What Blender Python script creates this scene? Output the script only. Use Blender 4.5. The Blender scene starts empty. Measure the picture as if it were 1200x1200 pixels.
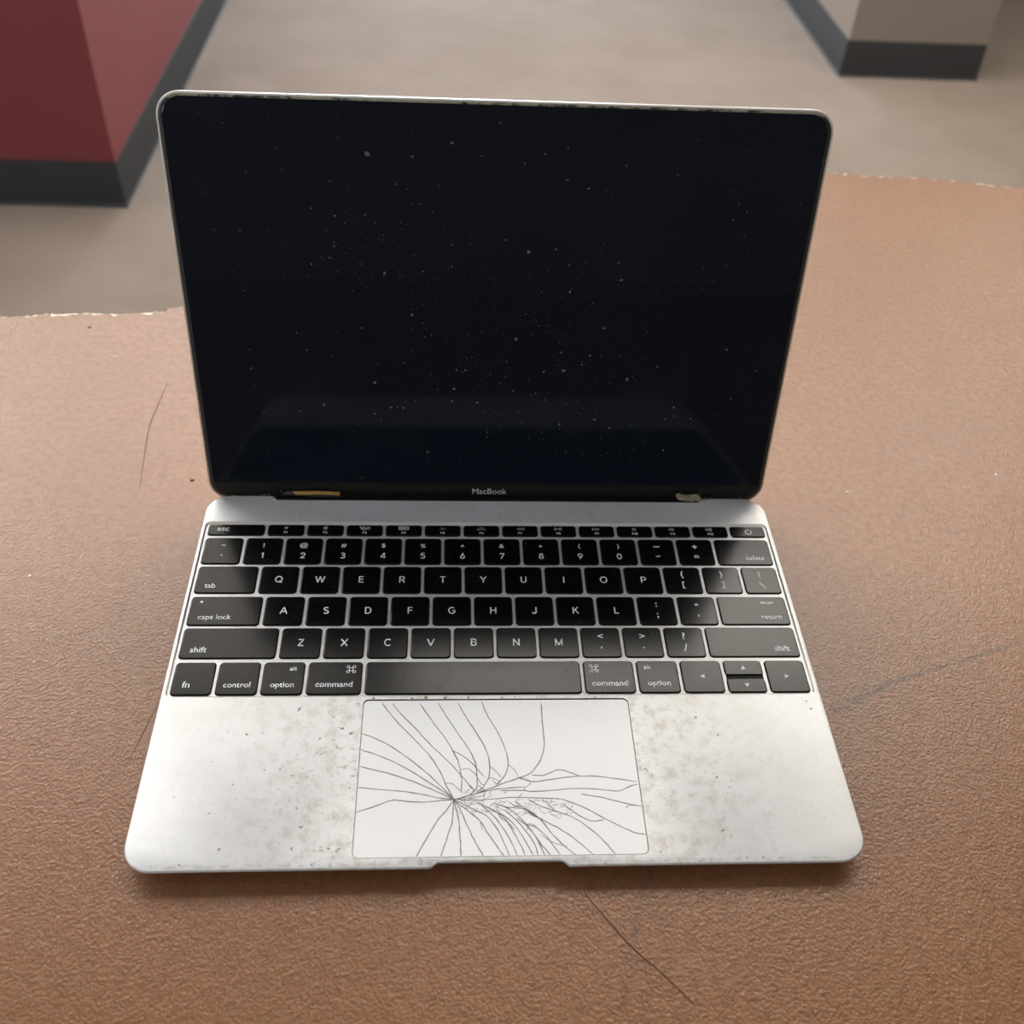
import bpy, bmesh, math, random
from mathutils import Vector, Matrix
random.seed(7)
SC = bpy.context.scene
COL = SC.collection

# ------------------------------------------------------------------ camera
cam_d = bpy.data.cameras.new('camera')
cam = bpy.data.objects.new('camera', cam_d); COL.objects.link(cam)
R3 = ((0.9981198, -0.0401487, 0.0463141),      # right
      (0.0055535, -0.6932653, -0.7206611),     # down
      (0.0610415, 0.7195633, -0.6917389))      # forward
cam.matrix_world = Matrix(((R3[0][0], -R3[1][0], -R3[2][0], -0.0205647),
                           (R3[0][1], -R3[1][1], -R3[2][1], -0.1827945),
                           (R3[0][2], -R3[1][2], -R3[2][2], 0.3671418),
                           (0, 0, 0, 1)))
cam_d.sensor_width = 36.0; cam_d.sensor_fit = 'HORIZONTAL'
cam_d.lens = 1199.221 / 1200 * 36.0
cam_d.clip_start = 0.01; cam_d.clip_end = 60
cam_d.dof.use_dof = True; cam_d.dof.focus_distance = 0.45; cam_d.dof.aperture_fstop = 13.0
SC.camera = cam
# ------------------------------------------------------------------ exposure, sky
vs = SC.view_settings
vs.view_transform = 'Standard'; vs.look = 'None'; vs.gamma = 1.0; vs.use_curve_mapping = False
vs.exposure = 0.73
wd = bpy.data.worlds.new('sky'); SC.world = wd; wd.use_nodes = True
wd.node_tree.nodes['Background'].inputs[0].default_value = (0.75, 0.87, 1.0, 1)
wd.node_tree.nodes['Background'].inputs[1].default_value = 10.0
LAMP = (2.1, 6.2)      # radiance of the ceiling light diffusers, dim and bright, picked to shape the sheen
LAMP_COL = (1.0, 0.94, 0.84)
LIGHTS = [
    (.45, 1.45, 1.2, .6, 1, 'lit rectangular ceiling panel nearest the laptop, right of centre'),
    (-.85, 1.45, 1.2, .6, 0, 'lit rectangular ceiling panel in the near row, left of centre'),
    (1.75, 1.45, 1.2, .6, 0, 'lit rectangular ceiling panel at the right end of the near row'),
    (-2.15, 1.45, 1.2, .6, 0, 'lit rectangular ceiling panel at the left end of the near row'),
    (.45, 2.15, 1.2, .6, 0, 'lit rectangular ceiling panel in the middle row, right of centre'),
    (-.85, 2.15, 1.2, .6, 1, 'lit rectangular ceiling panel in the middle row, left of centre'),
    (1.75, 2.15, 1.2, .6, 1, 'lit rectangular ceiling panel at the right end of the middle row'),
    (-2.15, 2.15, 1.2, .6, 1, 'lit rectangular ceiling panel at the left end of the middle row'),
    (.45, 2.85, 1.2, .6, 1, 'lit rectangular ceiling panel in the far row, right of centre'),
    (-.85, 2.85, 1.2, .6, 1, 'lit rectangular ceiling panel in the far row, left of centre'),
    (1.75, 2.85, 1.2, .6, 1, 'lit rectangular ceiling panel at the right end of the far row'),
    (-2.15, 2.85, 1.2, .6, 1, 'lit rectangular ceiling panel at the left end of the far row'),
]
CRACKS=[
 [(-55.9,58.0),(-49.7,55.3),(-42.9,51.2),(-36.2,45.9),(-29.6,40.0),(-24.2,34.5),(-19.9,29.7),(-18.3,27.7)],
 [(-56.1,50.5),(-49.3,47.8),(-41.5,44.1),(-33.9,39.4),(-27.4,34.9),(-22.0,30.9),(-18.6,27.9)],
 [(-55.9,42.7),(-47.8,40.5),(-39.1,37.6),(-31.6,34.5),(-25.2,31.3),(-18.8,27.9)],
 [(-55.8,33.4),(-48.4,32.4),(-40.0,31.7),(-31.5,30.3),(-25.1,28.6),(-19.3,27.8)],
 [(-55.9,22.8),(-50.0,24.6),(-43.9,27.2),(-40.3,27.7),(-35.6,27.0),(-28.3,26.8),(-23.0,27.3),(-18.8,27.8)],
 [(-48.4,72.7),(-44.2,66.7),(-38.9,60.1),(-32.6,53.0),(-27.6,46.7),(-23.7,39.9),(-21.2,33.8),(-19.9,29.7)],
 [(-43.9,72.4),(-38.5,65.3),(-31.7,57.4),(-26.6,51.0),(-20.0,44.1),(-15.1,37.9),(-10.4,31.3)],
 [(-32.4,72.3),(-27.4,63.9),(-22.2,56.1),(-18.4,49.0),(-16.2,43.5),(-15.1,36.1),(-15.3,30.8)],
 [(-24.7,72.5),(-20.1,63.8),(-15.6,56.0),(-11.8,49.6),(-9.5,43.4),(-9.0,37.2),(-9.3,32.5),(-12.5,29.0)],
 [(-16.5,72.5),(-12.2,63.8),(-7.9,55.9),(-4.7,48.3),(-3.8,42.0),(-4.4,37.2),(-6.6,33.0),(-9.3,30.8)],
 [(-6.5,73.0),(-4.9,67.7),(-1.6,61.0),(1.2,54.6),(3.2,47.6),(3.5,41.9),(1.5,37.1),(-1.8,33.8)],
 [(18.7,72.2),(18.5,64.8),(18.7,56.9),(18.5,50.6),(16.5,44.3),(13.5,40.0),(11.3,38.3),(5.8,36.1),(0.4,34.1),(-5.0,31.9),(-10.4,29.9),(-16.7,27.7)],
 [(-19.1,49.4),(-15.6,47.8),(-12.4,45.2),(-9.2,41.5),(-6.0,37.2)],
 [(-15.3,41.0),(-11.9,40.9),(-9.2,37.8),(-7.6,34.7),(-6.1,33.6)],
 [(3.6,42.9),(6.0,40.5),(7.5,37.0)],
 [(12.9,38.1),(17.2,37.9),(20.5,39.1),(23.3,40.3),(27.1,39.5),(31.9,37.6)],
 [(7.4,36.8),(12.2,35.2),(17.1,35.5),(23.1,36.4),(30.7,37.3),(39.4,37.2),(46.9,35.9),(55.0,34.7)],
 [(0.3,31.2),(6.7,31.4),(14.1,30.8),(22.7,31.3),(29.2,32.0),(36.7,31.6),(43.1,31.0),(47.4,30.6),(50.9,32.3),(54.8,33.4)],
 [(31.7,29.5),(36.5,28.6),(42.7,27.1),(49.0,25.2),(55.2,23.7)],
 [(-16.7,27.3),(-9.3,27.2),(-3.0,27.7),(3.4,28.2),(11.9,28.1),(18.2,27.7),(24.1,27.3),(29.7,24.9),(35.8,21.6),(41.8,17.8),(47.7,14.6),(51.7,12.6),(55.3,12.0)],
 [(10.8,27.5),(15.4,24.5),(21.0,22.2),(27.2,19.8),(32.2,16.3),(37.0,11.8),(40.2,7.8),(42.9,4.0)],
 [(5.4,26.5),(9.5,23.5),(14.6,19.4),(19.6,16.5),(25.6,12.5),(30.4,8.0),(34.2,4.1)],
 [(-3.0,25.9),(3.2,24.1),(10.5,22.9),(15.5,18.3),(19.4,12.6),(23.7,7.6),(27.8,4.0)],
 [(-18.3,25.0),(-20.9,23.4),(-24.0,19.4),(-27.0,14.5),(-29.9,9.0),(-32.3,3.9)],
 [(-18.3,26.2),(-18.6,21.0),(-19.3,16.5),(-20.8,11.6),(-22.3,6.8),(-23.1,4.1)],
 [(-17.8,26.2),(-16.5,19.9),(-15.9,13.1),(-15.7,8.8),(-15.5,3.9)],
 [(-17.2,26.8),(-15.2,22.2),(-12.6,15.3),(-10.6,10.9),(-8.6,7.1),(-7.1,3.8)],
 [(-16.7,26.8),(-12.0,22.0),(-8.4,18.7),(-5.4,13.5),(-1.9,8.0),(0.5,4.0)],
 [(-15.7,26.8),(-10.4,23.2),(-5.3,20.3),(-1.8,15.2),(0.7,9.6),(2.7,3.9)],
 [(-7.3,24.9),(-3.2,20.8),(0.8,15.1),(3.7,9.5),(5.6,3.9)],
 [(-9.4,26.0),(-3.1,23.1),(2.0,18.5),(4.9,12.8),(7.3,7.8),(8.6,3.8)],
 [(-4.7,23.1),(1.0,20.7),(6.0,15.1),(9.8,8.3),(11.5,4.0)],
 [(1.1,23.1),(6.1,18.4),(10.1,12.7),(12.4,8.3),(13.5,4.0)],
 [(0.1,25.3),(5.2,21.8),(10.2,16.1),(13.5,10.5),(15.9,3.9)],
 [(6.2,19.5),(11.2,14.4),(15.0,8.3),(18.3,4.1)],
 [(10.2,16.6),(13.3,15.5),(17.2,11.5),(20.0,7.1),(21.9,4.0)],
 [(13.5,16.0),(11.8,16.9),(10.0,16.6),(10.2,15.0),(9.6,14.5)],
 [(14.7,12.6),(19.1,9.3),(24.7,7.6)],
 [(7.4,36.8),(10.1,36.4),(12.2,34.9),(11.1,33.4),(9.4,32.2),(9.9,31.1)],
 [(-7.1,33.0),(-6.1,30.7),(-6.7,28.9),(-5.6,27.5)],
 [(-4.9,36.6),(-2.8,36.9),(-0.7,35.7),(0.4,34.8)],
 [(-21.5,34.8),(-18.8,34.4),(-15.7,31.4),(-14.6,30.3)],
 [(16.1,27.5),(18.1,25.6),(20.6,22.8),(18.4,21.6)],
 [(48.7,23.3),(51.5,24.4),(55.0,24.0)],
 [(-14.0,36.7),(-12.5,34.4),(-10.3,31.9)],
 [(-3.7,42.0),(-1.6,40.2),(0.5,37.1)],
 [(-8.7,33.6),(-7.7,33.0),(-7.2,31.3)],
 [(24.4,25.0),(29.4,20.9),(34.4,17.9),(39.7,18.2)],
 [(-11.5,23.2),(-10.0,20.3),(-7.9,18.0),(-7.4,14.7)],
 [(-1.5,23.1),(-0.1,19.6),(3.0,17.3),(5.0,14.5)],
 [(3.3,26.5),(5.4,24.7),(8.5,24.1),(11.5,21.1),(15.6,18.8)],
 [(-9.3,30.1),(-5.0,31.3),(-0.8,32.1),(3.5,32.3),(9.4,32.8)],
 [(-2.8,36.0),(-1.2,34.1),(0.4,34.8)],
 [(-16.7,27.7),(-14.1,28.4),(-11.4,28.1),(-7.2,29.1)],
]
MM = 0.001

# ------------------------------------------------------------------ helpers
def obj(name, me, parent=None, mats=(), loc=None, rot=None, kind=None, label=None, smooth=None):
    o = bpy.data.objects.new(name, me); COL.objects.link(o)
    if parent is not None: o.parent = parent
    for m in mats:
        if m.name not in [k.name for k in me.materials if k]: me.materials.append(m)
    if loc: o.location = loc
    if rot: o.rotation_euler = rot
    if kind: o['kind'] = kind
    if label: o['label'] = label
    if smooth is not None:
        me.shade_smooth()
        me.set_sharp_from_angle(angle=math.radians(smooth))
    return o

def tag(o, label, cat, group=None):
    o['label'] = label; o['category'] = cat
    if group: o['group'] = group
    return o

def empty(name, loc, rot=(0, 0, 0)):
    o = bpy.data.objects.new(name, None); COL.objects.link(o)
    o.location = loc; o.rotation_euler = rot; o.empty_display_size = 0.02
    return o

class MB:
    """collects verts and faces; units are scaled by s when built"""
    def __init__(self): self.v = []; self.f = []; self.m = []
    def ring(self, pts):
        i = len(self.v); self.v += [tuple(p) for p in pts]; return list(range(i, i + len(pts)))
    def face(self, idx, m=0): self.f.append(tuple(idx)); self.m.append(m)
    def poly(self, pts, m=0): self.face(self.ring(pts), m)
    def bridge(self, a, b, m=0, closed=True):
        n = len(a)
        for i in range(n if closed else n - 1):
            j = (i + 1) % n; self.face((a[i], a[j], b[j], b[i]), m)
    def loft(self, rings, m=0, cap0=True, cap1=True):
        R = [self.ring(r) for r in rings]
        for a, b in zip(R, R[1:]): self.bridge(a, b, m)
        if cap0: self.face(R[0][::-1], m)
        if cap1: self.face(R[-1], m)
        return R
    def box(self, a, b, m=0):
        (x0, y0, z0), (x1, y1, z1) = a, b
        self.loft([[(x0, y0, z0), (x1, y0, z0), (x1, y1, z0), (x0, y1, z0)],
                   [(x0, y0, z1), (x1, y0, z1), (x1, y1, z1), (x0, y1, z1)]], m)
    def ribbon(self, pts, w, z=0.0, m=0):
        L = []; Rr = []
        for i, p in enumerate(pts):
            a = pts[max(i - 1, 0)]; b = pts[min(i + 1, len(pts) - 1)]
            dx, dy = b[0] - a[0], b[1] - a[1]; d = math.hypot(dx, dy) or 1
            ww = w[i] if isinstance(w, (list, tuple)) else w
            nx, ny = -dy / d * ww / 2, dx / d * ww / 2
            L.append((p[0] + nx, p[1] + ny, z)); Rr.append((p[0] - nx, p[1] - ny, z))
        a = self.ring(Rr); b = self.ring(L)
        self.bridge(a, b, m, closed=False)
    def tube(self, pts, r, n=6, m=0):
        rings = []
        for i, p in enumerate(pts):
            a = Vector(pts[max(i - 1, 0)]); b = Vector(pts[min(i + 1, len(pts) - 1)])
            t = (b - a).normalized(); up = Vector((0, 0, 1)) if abs(t.z) < .9 else Vector((1, 0, 0))
            x = t.cross(up).normalized(); y = x.cross(t)
            rr = r[i] if isinstance(r, (list, tuple)) else r
            rings.append([Vector(p) + x * (rr * math.cos(2 * math.pi * k / n)) + y * (rr * math.sin(2 * math.pi * k / n)) for k in range(n)])
        self.loft(rings, m)
    def mesh(self, name, s=1.0):
        me = bpy.data.meshes.new(name)
        me.from_pydata([(x * s, y * s, z * s) for x, y, z in self.v], [], self.f)
        for p, m in zip(me.polygons, self.m): p.material_index = m
        me.validate(); me.update()
        bm = bmesh.new(); bm.from_mesh(me); bmesh.ops.recalc_face_normals(bm, faces=bm.faces); bm.to_mesh(me); bm.free()
        return me
    def build(self, name, mats, parent=None, s=1.0, **k):
        return obj(name, self.mesh(name, s), parent, mats, **k)

def rrect(x0, x1, y0, y1, r, n=6):
    P = []
    for cx, cy, a in ((x1 - r, y0 + r, -90), (x1 - r, y1 - r, 0), (x0 + r, y1 - r, 90), (x0 + r, y0 + r, 180)):
        for i in range(n + 1):
            t = math.radians(a + 90 * i / n); P.append((cx + r * math.cos(t), cy + r * math.sin(t)))
    return P

def z_of(P, z): return [(x, y, z) for x, y in P]

def smooth_line(pts, k=3):
    """Catmull-Rom through pts"""
    out = []
    for i in range(len(pts) - 1):
        p0 = pts[max(i - 1, 0)]; p1 = pts[i]; p2 = pts[i + 1]; p3 = pts[min(i + 2, len(pts) - 1)]
        for j in range(k):
            t = j / k
            out.append(tuple(0.5 * (2 * b + (c - a) * t + (2 * a - 5 * b + 4 * c - d) * t * t + (3 * b - a - 3 * c + d) * t ** 3)
                             for a, b, c, d in zip(p0, p1, p2, p3)))
    out.append(tuple(pts[-1])); return out

def blob(mb, x, y, r, z, m=0, n=7, el=1.0, h=0.0):
    a0 = random.uniform(0, 6.28); e = random.uniform(0.7, 1.0) * el
    pts = []
    for k in range(n):
        a = 2 * math.pi * k / n; q = r * random.uniform(.65, 1.15)
        px, py = q * math.cos(a), q * e * math.sin(a)
        pts.append((x + px * math.cos(a0) - py * math.sin(a0), y + px * math.sin(a0) + py * math.cos(a0), z))
    if h:
        c = mb.ring([(x, y, z + h)]); R = mb.ring(pts)
        for k in range(n): mb.face((R[k], R[(k + 1) % n], c[0]), m)
    else: mb.poly(pts, m)

def fill(loops, name, s=1.0):
    """flat polygon with holes; loops of 3d points, returns bmesh"""
    bm = bmesh.new(); E = []
    for L in loops:
        vs_ = [bm.verts.new((p[0] * s, p[1] * s, p[2] * s)) for p in L]
        E += [bm.edges.new((vs_[i], vs_[(i + 1) % len(vs_)])) for i in range(len(vs_))]
    bmesh.ops.triangle_fill(bm, use_beauty=True, use_dissolve=False, edges=E, normal=(0, 0, 1))
    return bm

# ------------------------------------------------------------------ materials
class NT:
    def __init__(self, name):
        self.m = bpy.data.materials.new(name); self.m.use_nodes = True
        self.t = self.m.node_tree; self.b = self.t.nodes['Principled BSDF']
    def n(self, typ, **k):
        o = self.t.nodes.new(typ)
        for a, v in k.items(): setattr(o, a, v)
        return o
    def set(self, sock, v):
        if isinstance(v, bpy.types.NodeSocket): self.t.links.new(v, sock)
        else: sock.default_value = v
    def p(self, **k):
        for a, v in k.items(): self.set(self.b.inputs[a.replace('_', ' ')], v)
    def coord(self, kind='Object'):
        return self.n('ShaderNodeTexCoord').outputs[kind]
    def noise(self, co, scale, detail=2, rough=.5, dist=0.0):
        o = self.n('ShaderNodeTexNoise'); self.set(o.inputs['Vector'], co); o.inputs['Scale'].default_value = scale
        o.inputs['Detail'].default_value = detail; o.inputs['Roughness'].default_value = rough; o.inputs['Distortion'].default_value = dist
        return o.outputs['Fac']
    def voro(self, co, scale, feature='F1', rnd=1.0):
        o = self.n('ShaderNodeTexVoronoi', feature=feature); self.set(o.inputs['Vector'], co); o.inputs['Scale'].default_value = scale
        o.inputs['Randomness'].default_value = rnd
        return o.outputs['Distance']
    def ramp(self, v, a, b, lo=0.0, hi=1.0):
        o = self.n('ShaderNodeMapRange', interpolation_type='SMOOTHSTEP'); self.set(o.inputs[0], v)
        o.inputs[1].default_value = a; o.inputs[2].default_value = b; o.inputs[3].default_value = lo; o.inputs[4].default_value = hi
        return o.outputs[0]
    def math(self, op, a, b=0.0, c=0.0):
        o = self.n('ShaderNodeMath', operation=op); self.set(o.inputs[0], a); self.set(o.inputs[1], b); self.set(o.inputs[2], c)
        return o.outputs[0]
    def vmath(self, op, a, b=(0, 0, 0), out=0):
        o = self.n('ShaderNodeVectorMath', operation=op); self.set(o.inputs[0], a); self.set(o.inputs[1], b)
        return o.outputs[out]
    def mix(self, f, a, b):
        o = self.n('ShaderNodeMix', data_type='RGBA'); self.set(o.inputs[0], f)
        self.set(o.inputs[6], a if not isinstance(a, tuple) else (*a, 1)); self.set(o.inputs[7], b if not isinstance(b, tuple) else (*b, 1))
        return o.outputs[2]
    def bump(self, h, strength, dist):
        o = self.n('ShaderNodeBump'); self.set(o.inputs['Height'], h); o.inputs['Strength'].default_value = strength; o.inputs['Distance'].default_value = dist
        self.t.links.new(o.outputs[0], self.b.inputs['Normal'])
    def seg(self, co, A, B, w0, w1):
        """1 on the segment A-B fading to 0 at distance w1"""
        pa = self.vmath('SUBTRACT', co, A); ba = tuple(b - a for a, b in zip(A, B))
        h = self.math('DIVIDE', self.vmath('DOT_PRODUCT', pa, ba, 1), sum(c * c for c in ba))
        h = self.math('MINIMUM', self.math('MAXIMUM', h, 0.0), 1.0)
        sc = self.n('ShaderNodeVectorMath', operation='SCALE'); sc.inputs[0].default_value = ba; self.set(sc.inputs['Scale'], h)
        d = self.vmath('LENGTH', self.vmath('SUBTRACT', pa, sc.outputs[0]), out=1)
        return self.ramp(d, w0, w1, 1.0, 0.0)

def plain(name, col, rough=.5, metal=0.0, spec=.5, var=0.0, scale=40.0, bump=0.0, bscale=200.0, bdist=.0005):
    t = NT(name); co = t.coord()
    c = (*col, 1)
    if var: c = t.mix(t.noise(co, scale, 3), tuple(x * (1 - var) for x in col), tuple(min(1, x * (1 + var)) for x in col))
    t.p(Base_Color=c, Roughness=rough, Metallic=metal, Specular_IOR_Level=spec)
    if bump: t.bump(t.noise(co, bscale, 3), bump, bdist)
    return t.m

def make_alu():
    t = NT('anodised_aluminium'); co = t.coord()
    base = (.775, .78, .785); base2 = (.72, .725, .715)
    c = t.mix(t.ramp(t.noise(co, 22, 4, .6), .35, .7), base, base2)
    # grime thickest around the trackpad and along the front of the keyboard
    sx = t.n('ShaderNodeSeparateXYZ'); t.set(sx.inputs[0], co)
    ax = t.math('ABSOLUTE', sx.outputs[0])
    near = t.math('MULTIPLY', t.ramp(ax, .055, .125, 1.0, 0.16), t.ramp(sx.outputs[1], .080, .087, 1.0, .25))
    g1 = t.ramp(t.noise(co, 170, 5, .7), .44, .68)
    g2 = t.ramp(t.noise(co, 480, 3, .65), .56, .70)
    g3 = t.ramp(t.noise(co, 38, 3, .6), .45, .65)
    c = t.mix(t.math('MULTIPLY', t.math('MULTIPLY', g1, near), .72), c, (.52, .49, .42))
    c = t.mix(t.math('MULTIPLY', t.math('MULTIPLY', g2, g3), t.math('MULTIPLY', near, .95)), c, (.27, .25, .20))
    # dark line of dirt and worn coating just inside the front edge and at the front corners
    edge = t.math('MULTIPLY', t.ramp(sx.outputs[1], .0012, .0030, 1.0, 0.0), t.ramp(t.noise(co, 300, 2), .48, .62))
    edge = t.math('MULTIPLY', edge, t.ramp(sx.outputs[1], .0006, .0012, 0.0, 1.0))
    c = t.mix(t.math('MULTIPLY', edge, .32), c, (.25, .24, .22))
    t.p(Base_Color=c, Roughness=.50, Metallic=.40)
    t.bump(t.noise(co, 2500, 2), .12, .00005)
    return t.m

def make_table():
    t = NT('brown_vinyl_tabletop'); co = t.coord()
    c = t.mix(t.ramp(t.noise(co, 9, 4, .6), .3, .7), (.212, .087, .033), (.240, .100, .039))
    c = t.mix(t.ramp(t.noise(co, 260, 2), .35, .7), c, (.187, .076, .028))
    k1 = t.seg(co, (0.1477, 0.0747, 0), (0.1858, 0.0917, 0), .0006, .0035); k2 = t.seg(co, (0.1858, 0.0917, 0), (0.2501, 0.1127, 0), .0003, .0022)
    k3 = t.seg(co, (0.0588, 0.0050, 0), (0.0483, -0.0212, 0), .0005, .004); k4 = t.seg(co, (0.0483, -0.0212, 0), (0.0386, -0.0509, 0), .0005, .0035)
    k5 = t.seg(co, (0.1620, 0.0819, 0), (0.1710, 0.0863, 0), .0010, .0050)
    br = t.ramp(t.noise(co, 200, 3, .7), .32, .6)
    for k, a in ((k1, .55), (k2, .5), (k3, .28), (k4, .22), (k5, .45)):
        c = t.mix(t.math('MULTIPLY', t.math('MULTIPLY', k, br), a), c, (.045, .028, .022))
    # small dark spots of dirt
    sp = t.math('MULTIPLY', t.ramp(t.voro(co, 28), .018, .030, 1.0, 0.0), t.ramp(t.noise(co, 12), .5, .6))
    c = t.mix(t.math('MULTIPLY', sp, .7), c, (.06, .035, .025))
    t.p(Base_Color=c, Roughness=.27, Specular_IOR_Level=.58)
    h = t.math('ADD', t.noise(co, 900, 3, .6, .7), t.math('MULTIPLY', t.voro(co, 800, 'SMOOTH_F1'), .8))
    t.bump(h, .44, .0005)
    return t.m

def make_carpet():
    t = NT('taupe_carpet'); co = t.coord()
    c = t.mix(t.ramp(t.noise(co, 5, 4, .6), .3, .7), (.182, .146, .118), (.214, .176, .147))
    w = t.n('ShaderNodeTexWave', wave_type='BANDS', bands_direction='DIAGONAL'); t.set(w.inputs['Vector'], co)
    w.inputs['Scale'].default_value = 70; w.inputs['Distortion'].default_value = 3; w.inputs['Detail'].default_value = 2; w.inputs['Detail Scale'].default_value = 6
    c = t.mix(t.math('MULTIPLY', t.ramp(w.outputs['Fac'], .2, .9), .35), c, (.21, .170, .140))
    c = t.mix(t.math('MULTIPLY', t.ramp(t.noise(co, 350, 2), .45, .7), .35), c, (.18, .15, .125))
    t.p(Base_Color=c, Roughness=.85, Specular_IOR_Level=.15)
    t.bump(t.math('ADD', w.outputs['Fac'], t.noise(co, 400, 2)), .5, .002)
    return t.m

def make_glass_screen():
    t = NT('dirty_black_glass'); co = t.coord()
    g = t.ramp(t.noise(co, 26, 4, .6), .45, .8)
    f = t.ramp(t.voro(co, 330), .10, .16, 1.0, 0.0)
    f = t.math('MULTIPLY', f, t.ramp(t.noise(co, 30, 3, .7), .50, .68))
    c = t.mix(t.math('MULTIPLY', g, .35), (.0058, .0082, .0135), (.011, .0140, .0200))
    c = t.mix(t.math('MULTIPLY', f, .5), c, (.045, .045, .042))
    t.p(Base_Color=c, Roughness=t.ramp(g, 0, 1, .07, .2), Specular_IOR_Level=.13)
    return t.m

def make_gasket():
    t = NT('worn_black_gasket'); co = t.coord()
    sx = t.n('ShaderNodeSeparateXYZ'); t.set(sx.inputs[0], co)
    worn = t.ramp(t.noise(co, 420, 3, .7), .60, .66)
    topw = t.ramp(sx.outputs[1], .1845, .189, .12, 1.0)
    worn = t.math('MULTIPLY', worn, topw)
    scr = t.math('MULTIPLY', t.ramp(t.noise(co, 120, 4, .75), .42, .55), t.ramp(sx.outputs[1], .1877, .1885, 0.0, .9))
    c = t.mix(worn, (.026, .0245, .015), (.55, .50, .36))
    c = t.mix(scr, c, (.40, .36, .24))
    t.p(Base_Color=c, Roughness=.5)
    return t.m

def make_key():
    t = NT('black_key_plastic'); co = t.coord('Object')
    oi = t.n('ShaderNodeObjectInfo')
    v = t.vmath('ADD', co, oi.outputs['Location'])
    d = t.math('MULTIPLY', t.ramp(t.noise(v, 70, 4, .65), .46, .78), .6)
    s = t.ramp(t.noise(v, 700, 2), .66, .74)
    c = t.mix(t.math('MULTIPLY', d, .5), (.0035, .0037, .0044), (.012, .0118, .011))
    c = t.mix(t.math('MULTIPLY', s, .4), c, (.05, .048, .042))
    t.p(Base_Color=c, Roughness=t.ramp(d, 0, 1, .17, .24), Specular_IOR_Level=.24)
    return t.m

ALU = make_alu(); TABLE = make_table(); CARPET = make_carpet(); SCREEN = make_glass_screen(); GASKET = make_gasket(); KEYM = make_key()
RIM = plain('bare_aluminium_rim', (.82, .80, .74), .32, .85, var=.06, scale=60)
WELL = plain('black_recess', (.004, .004, .0045), .6, spec=.2)
PAD = plain('pale_trackpad_glass', (.80, .81, .82), .45, .2, var=.015, scale=50)
CRACK = plain('dark_crack', (.19, .17, .145), .7, spec=.2, var=.3, scale=150)
INK = plain('white_legend_ink', (.94, .95, .96), .5, spec=.2, var=.02)
INKDIM = plain('grey_wordmark_ink', (.62, .62, .60), .5, spec=.2, var=.02)
CHIN = plain('dark_chin_glass', (.0075, .0070, .0052), .35, spec=.3, var=.15, scale=80)
RUBBER = plain('black_rubber', (.012, .012, .012), .6, var=.1)
DUST = plain('grey_dust_speck', (.19, .185, .16), .8, spec=.1, var=.4, scale=120)
GRIME = plain('dark_grime', (.27, .25, .205), .8, spec=.1, var=.45, scale=160)
PALEGRIT = plain('pale_grit', (.45, .43, .37), .7, spec=.2, var=.3, scale=300)
COPPER = plain('copper_flex', (.46, .24, .07), .38, .35, var=.25, scale=250)
LINT = plain('tan_lint', (.30, .255, .165), .9, spec=.1, var=.75, scale=700)
HAIR = plain('brown_hair', (.050, .026, .016), .5, var=.1)
PALEFLECK = plain('pale_paper_fleck', (.85, .82, .72), .7, var=.05)
WORNEDGE = plain('worn_pale_edge', (.72, .60, .48), .7, var=.45, scale=140)
FIBRE = plain('fibreboard_edge', (.30, .20, .13), .8, var=.3, scale=200)
STEEL = plain('grey_steel', (.25, .25, .25), .4, .8, var=.05)
REDP = plain('maroon_paint', (.195, .034, .038), .42, var=.06, scale=5, bump=.1, bscale=120)
CREAMP = plain('cream_paint', (.225, .185, .155), .36, var=.04, scale=5, bump=.1, bscale=120)
WHITEP = plain('off_white_wall_paint', (.36, .33, .30), .7, var=.03, scale=4)
CEILP = plain('white_ceiling_tile', (.62, .61, .585), .85, var=.05, scale=60)
COVE = plain('charcoal_vinyl_cove', (.030, .030, .031), .62, spec=.25, var=.12, scale=20)
WHITEMETAL = plain('white_enamel', (.75, .75, .73), .4, var=.02)
def emit(name, col, s):
    t = NT(name); t.p(Base_Color=(.8, .8, .8, 1)); t.set(t.b.inputs['Emission Color'], (*col, 1)); t.set(t.b.inputs['Emission Strength'], s); return t.m
DIFFUSER = [emit('lit_diffuser', LAMP_COL, LAMP[0]), emit('bright_diffuser', LAMP_COL, LAMP[1])]
def window_glass():
    t = NT('window_pane_glass'); tr = t.n('ShaderNodeBsdfTransparent'); gl = t.n('ShaderNodeBsdfGlossy'); gl.inputs['Roughness'].default_value = .02
    mx = t.n('ShaderNodeMixShader'); mx.inputs[0].default_value = .06
    t.t.links.new(tr.outputs[0], mx.inputs[1]); t.t.links.new(gl.outputs[0], mx.inputs[2])
    t.t.links.new(mx.outputs[0], t.t.nodes['Material Output'].inputs[0]); return t.m
PANE = window_glass()

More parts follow.
